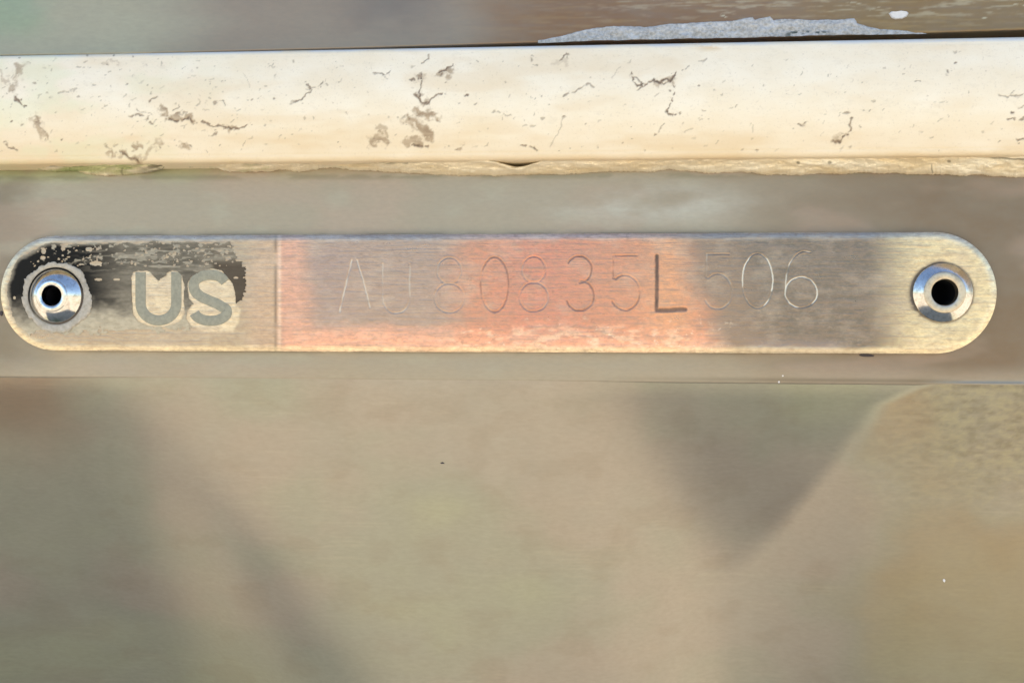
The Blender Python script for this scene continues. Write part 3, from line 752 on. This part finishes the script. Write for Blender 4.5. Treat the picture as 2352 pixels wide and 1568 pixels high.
f1 = m.noise((.5, 1, 1), 4, .6, 2400)
c = m.mix(m.attr('brown'), (.010, .009, .008), (.075, .056, .038))
c = m.mix(m.math('MULTIPLY', m.attr('fade'), m.ramp(f1, .25, .6, .75, 1)), c, m.mix(f1, (.36, .31, .23), (.50, .42, .31)))
m.p(color=c, metal=m.math('MULTIPLY', m.attr('fade'), .75), rough=m.ramp(f1, .3, .7, .3, .45), spec=.10, normal=m.bump(f1, .12, .0001))
o = link('black_film', me, m.m, plate)

# torn film ring round the left rivet
def ring_wob(r, h, a):
    s = np.array([fbm(np.cos(a)*2.2+5, np.sin(a)*2.2+5, 4, 95)])[0]; s2 = fbm(np.cos(a)*14+9, np.sin(a)*14+9, 3, 96)
    k = np.clip((r-3.9)/(4.5-3.9), 0, 1)
    off = .7*(s-.42)+.55*(s2-.5)+.55*np.exp(-((np.angle(np.exp(1j*(a-math.radians(-25)))))/.7)**2)+.35*np.exp(-((np.angle(np.exp(1j*(a-math.radians(-95)))))/.6)**2)+.35*np.exp(-((np.angle(np.exp(1j*(a-math.radians(150)))))/.12)**2)
    return r+k*off, h+.04*np.array([fbm(np.cos(a)*6, np.sin(a)*6, 2, 97)])*k
V, F = lathe([(3.82, PT-.25), (3.84, PT+.06), (3.98, PT+.12), (4.3, PT+.16), (4.5, PT+.10), (4.52, PT-.15)], 180, RIV[0][0], 0, RIV[0][1], ring_wob)
m = N('torn pale film'); f1 = m.noise(sc=1800, detail=5); f2 = m.noise(sc=400, detail=4)
c = m.mix(m.ramp(f1, .35, .7), (.36, .32, .25), (.50, .45, .38)); c = m.mix(m.ramp(f2, .55, .7, 0, .5), c, (.20, .17, .13))
m.p(color=c, rough=.55, normal=m.bump(f1, .15, .0001))
link('torn_ring', raw_mesh('torn_ring', V, F[:, ::-1]), m.m, plate)

# the two stamped letters
def ribbon(name, cl, width, h, mat, parent):
    cl = np.array(cl, float)
    # resample
    seg = np.hypot(*np.diff(cl, axis=0).T); s = np.concatenate([[0], np.cumsum(seg)])
    u = np.linspace(0, s[-1], 90); c = np.stack([np.interp(u, s, cl[:, 0]), np.interp(u, s, cl[:, 1])], -1)
    for _ in range(3): c[1:-1] = (c[:-2]+2*c[1:-1]+c[2:])/4
    t = np.gradient(c, axis=0); t /= np.linalg.norm(t, axis=1)[:, None]; nrm = np.stack([-t[:, 1], t[:, 0]], -1)
    rows = []
    for k, (off, hh) in enumerate([(-1, -.12), (-.98, h*.7), (-.88, h), (0, h), (.88, h), (.98, h*.7), (1, -.12)]):
        q = c+nrm*off*width/2
        w3 = P(q[:, 0], q[:, 1], -PT); yb = plate_y(w3[:, 0], w3[:, 2])
        rows.append(np.stack([w3[:, 0], yb-hh, w3[:, 2]], -1))
    V = np.stack(rows, 0); m_, n_ = V.shape[:2]
    idx = np.arange(m_*n_).reshape(m_, n_)
    q = np.stack([idx[:-1, :-1], idx[:-1, 1:], idx[1:, 1:], idx[1:, :-1]], -1).reshape(-1, 4)
    e = [(idx[k, 0], idx[k+1, 0], idx[m_-2-k, 0], idx[m_-1-k, 0]) for k in range(3)]+[(idx[k+1, -1], idx[k, -1], idx[m_-1-k, -1], idx[m_-2-k, -1]) for k in range(3)]
    a = V.reshape(-1, 3)
    p0, p1, p2 = a[q[len(q)//2][:3]]; nn = np.cross(p1-p0, p2-p0)
    q = np.concatenate([q, np.array(e)])
    if nn[1] > 0: q = q[:, ::-1]
    return link(name, raw_mesh(name, a, q), mat, parent)
m = N('grey letter film'); f1 = m.noise(sc=2200, detail=4)
m.p(color=m.mix(m.ramp(f1, .35, .65), srgb(142, 139, 122), srgb(157, 153, 134)), rough=.55, spec=.3, metal=.1)
M_LET = m.m
def arcp(cx, cy, rx, ry, a0, a1, n=24): return [(cx+rx*math.cos(math.radians(a)), cy+ry*math.sin(math.radians(a))) for a in np.linspace(a0, a1, n)]
ucl = [(323, 625), (323, 690)]+arcp(364, 698, 41, 38, 180, 0)+[(405, 690), (405, 625)]
ou = ribbon('letter', ucl, 24, .05, M_LET, plate); ou['label'] = 'grey letter U'
scl = arcp(482, 655, 38, 24, -18, -200, 20)+[(449, 672), (462, 682), (480, 690), (500, 698), (512, 706)]+arcp(484, 716, 38, 21, -20, 172, 20)
os_ = ribbon('letter', scl, 24, .05, M_LET, plate); os_['label'] = 'grey letter S'

# ------------------------------------------------------------------ rivets
def chrome(name, base, rough):
    m = N(name); f = m.noise(sc=2500, detail=4); g = m.noise(sc=350, detail=3)
    h_ = m.noise((1, 1, 1), 5, .65, 900)
    c = m.mix(m.ramp(f, .5, .75, 0, .45), base, (.26, .21, .16)); c = m.mix(m.ramp(h_, .52, .70, 0, .5), c, (.22, .18, .14))
    m.p(color=c, metal=1.0, rough=m.ramp(g, .35, .7, rough, rough+.08), normal=m.bump(g, .12, .0002)); return m.m
M_CHR = chrome('polished rivet metal', (.60, .59, .57), .10); M_SAT = chrome('satin rivet rim', (.52, .45, .34), .40)
m = N('dark rivet bore'); m.p(color=(.03, .03, .035), rough=.35, metal=.6); M_BORE = m.m
def rivet(label, c, r0, r1, r2, hh, satin, cv, fl):
    x, z = c
    t = thing('hollow_rivet', label, 'rivet', 'rivets holding the plate')
    dome = [(r0-.05, PT-.30), (r0, PT-.05), (r0+.01, PT+.10)]
    for a in np.linspace(0, 1, 16)[1:]:
        dome.append((r0+(r1-r0)*a**cv, PT+.10+(hh-.10)*math.sin(a*math.pi/2*fl)/math.sin(math.pi/2*fl)))
    V, F = lathe(dome, 128, x, 0, z); link('flange', raw_mesh('flange', V, F), M_CHR, t)
    top = PT+hh
    rim = [(r1, top-.01)]
    for a in np.linspace(0, 180, 14): rim.append(((r1+r2)/2+(r1-r2)/2*math.cos(math.radians(a)), top+.16*math.sin(math.radians(a))*(.6 if satin is M_SAT else 1)))
    rim += [(r2-.02, top-.35), (r2-.10, top-1.0)]
    V, F = lathe(rim, 128, x, 0, z); link('rim', raw_mesh('rim', V, F), satin, t)
    V, F = lathe([(r2-.10, top-1.0), (r2-.14, top-2.2), (r2-.16, -7), (.01, -7.2)], 96, x, 0, z); link('bore', raw_mesh('bore', V, F), M_BORE, t)
    return t
rivet('shiny hollow rivet ringed by torn pale film, on the black left end of the plate', RIV[0], 3.60, 2.15, 1.35, 1.25, M_CHR, 1.1, .72)
rivet('shiny hollow rivet with a wide satin rim, on the bare right end of the plate', RIV[1], 3.72, 2.60, 1.66, .92, M_SAT, 1.0, .35)

# ------------------------------------------------------------------ flecks and dirt on the hull
m = N('dark dirt'); m.p(color=(.05, .04, .045), rough=.8); M_DIRT = m.m
hy = 0.02
fleck('tiny white fleck below the plate, upper one of a close pair', 1798, 863, 2.8, 2.6, .10, M_FLAKE, 1, group='white flecks')
fleck('tiny white fleck below the plate, lower one of a close pair', 1789, 877, 2.8, 3.0, .16, M_FLAKE, 2, group='white flecks')
fleck('tiny white fleck alone on the smooth lower hull at the right', 2168, 1332, 4, 4.5, lower_y(2168, 1332), M_FLAKE, 3, group='white flecks')
fleck('small dark speck alone on the smooth lower hull below the middle of the plate', 1016, 1063, 5, 2.4, lower_y(1016, 1063), M_DIRT, 8, 'dirt', None, 'dirt_crumb')
fleck('dark crumb of dirt stuck under the lower edge of the plate near its right end', 1990, 816, 17, 5, -.02, M_DIRT, 4, 'dirt', None, 'dirt_crumb')
fleck('dark crumb of dirt at the left tip of the plate', 3, 719, 5, 7, -.02, M_DIRT, 5, 'dirt', None, 'dirt_crumb')
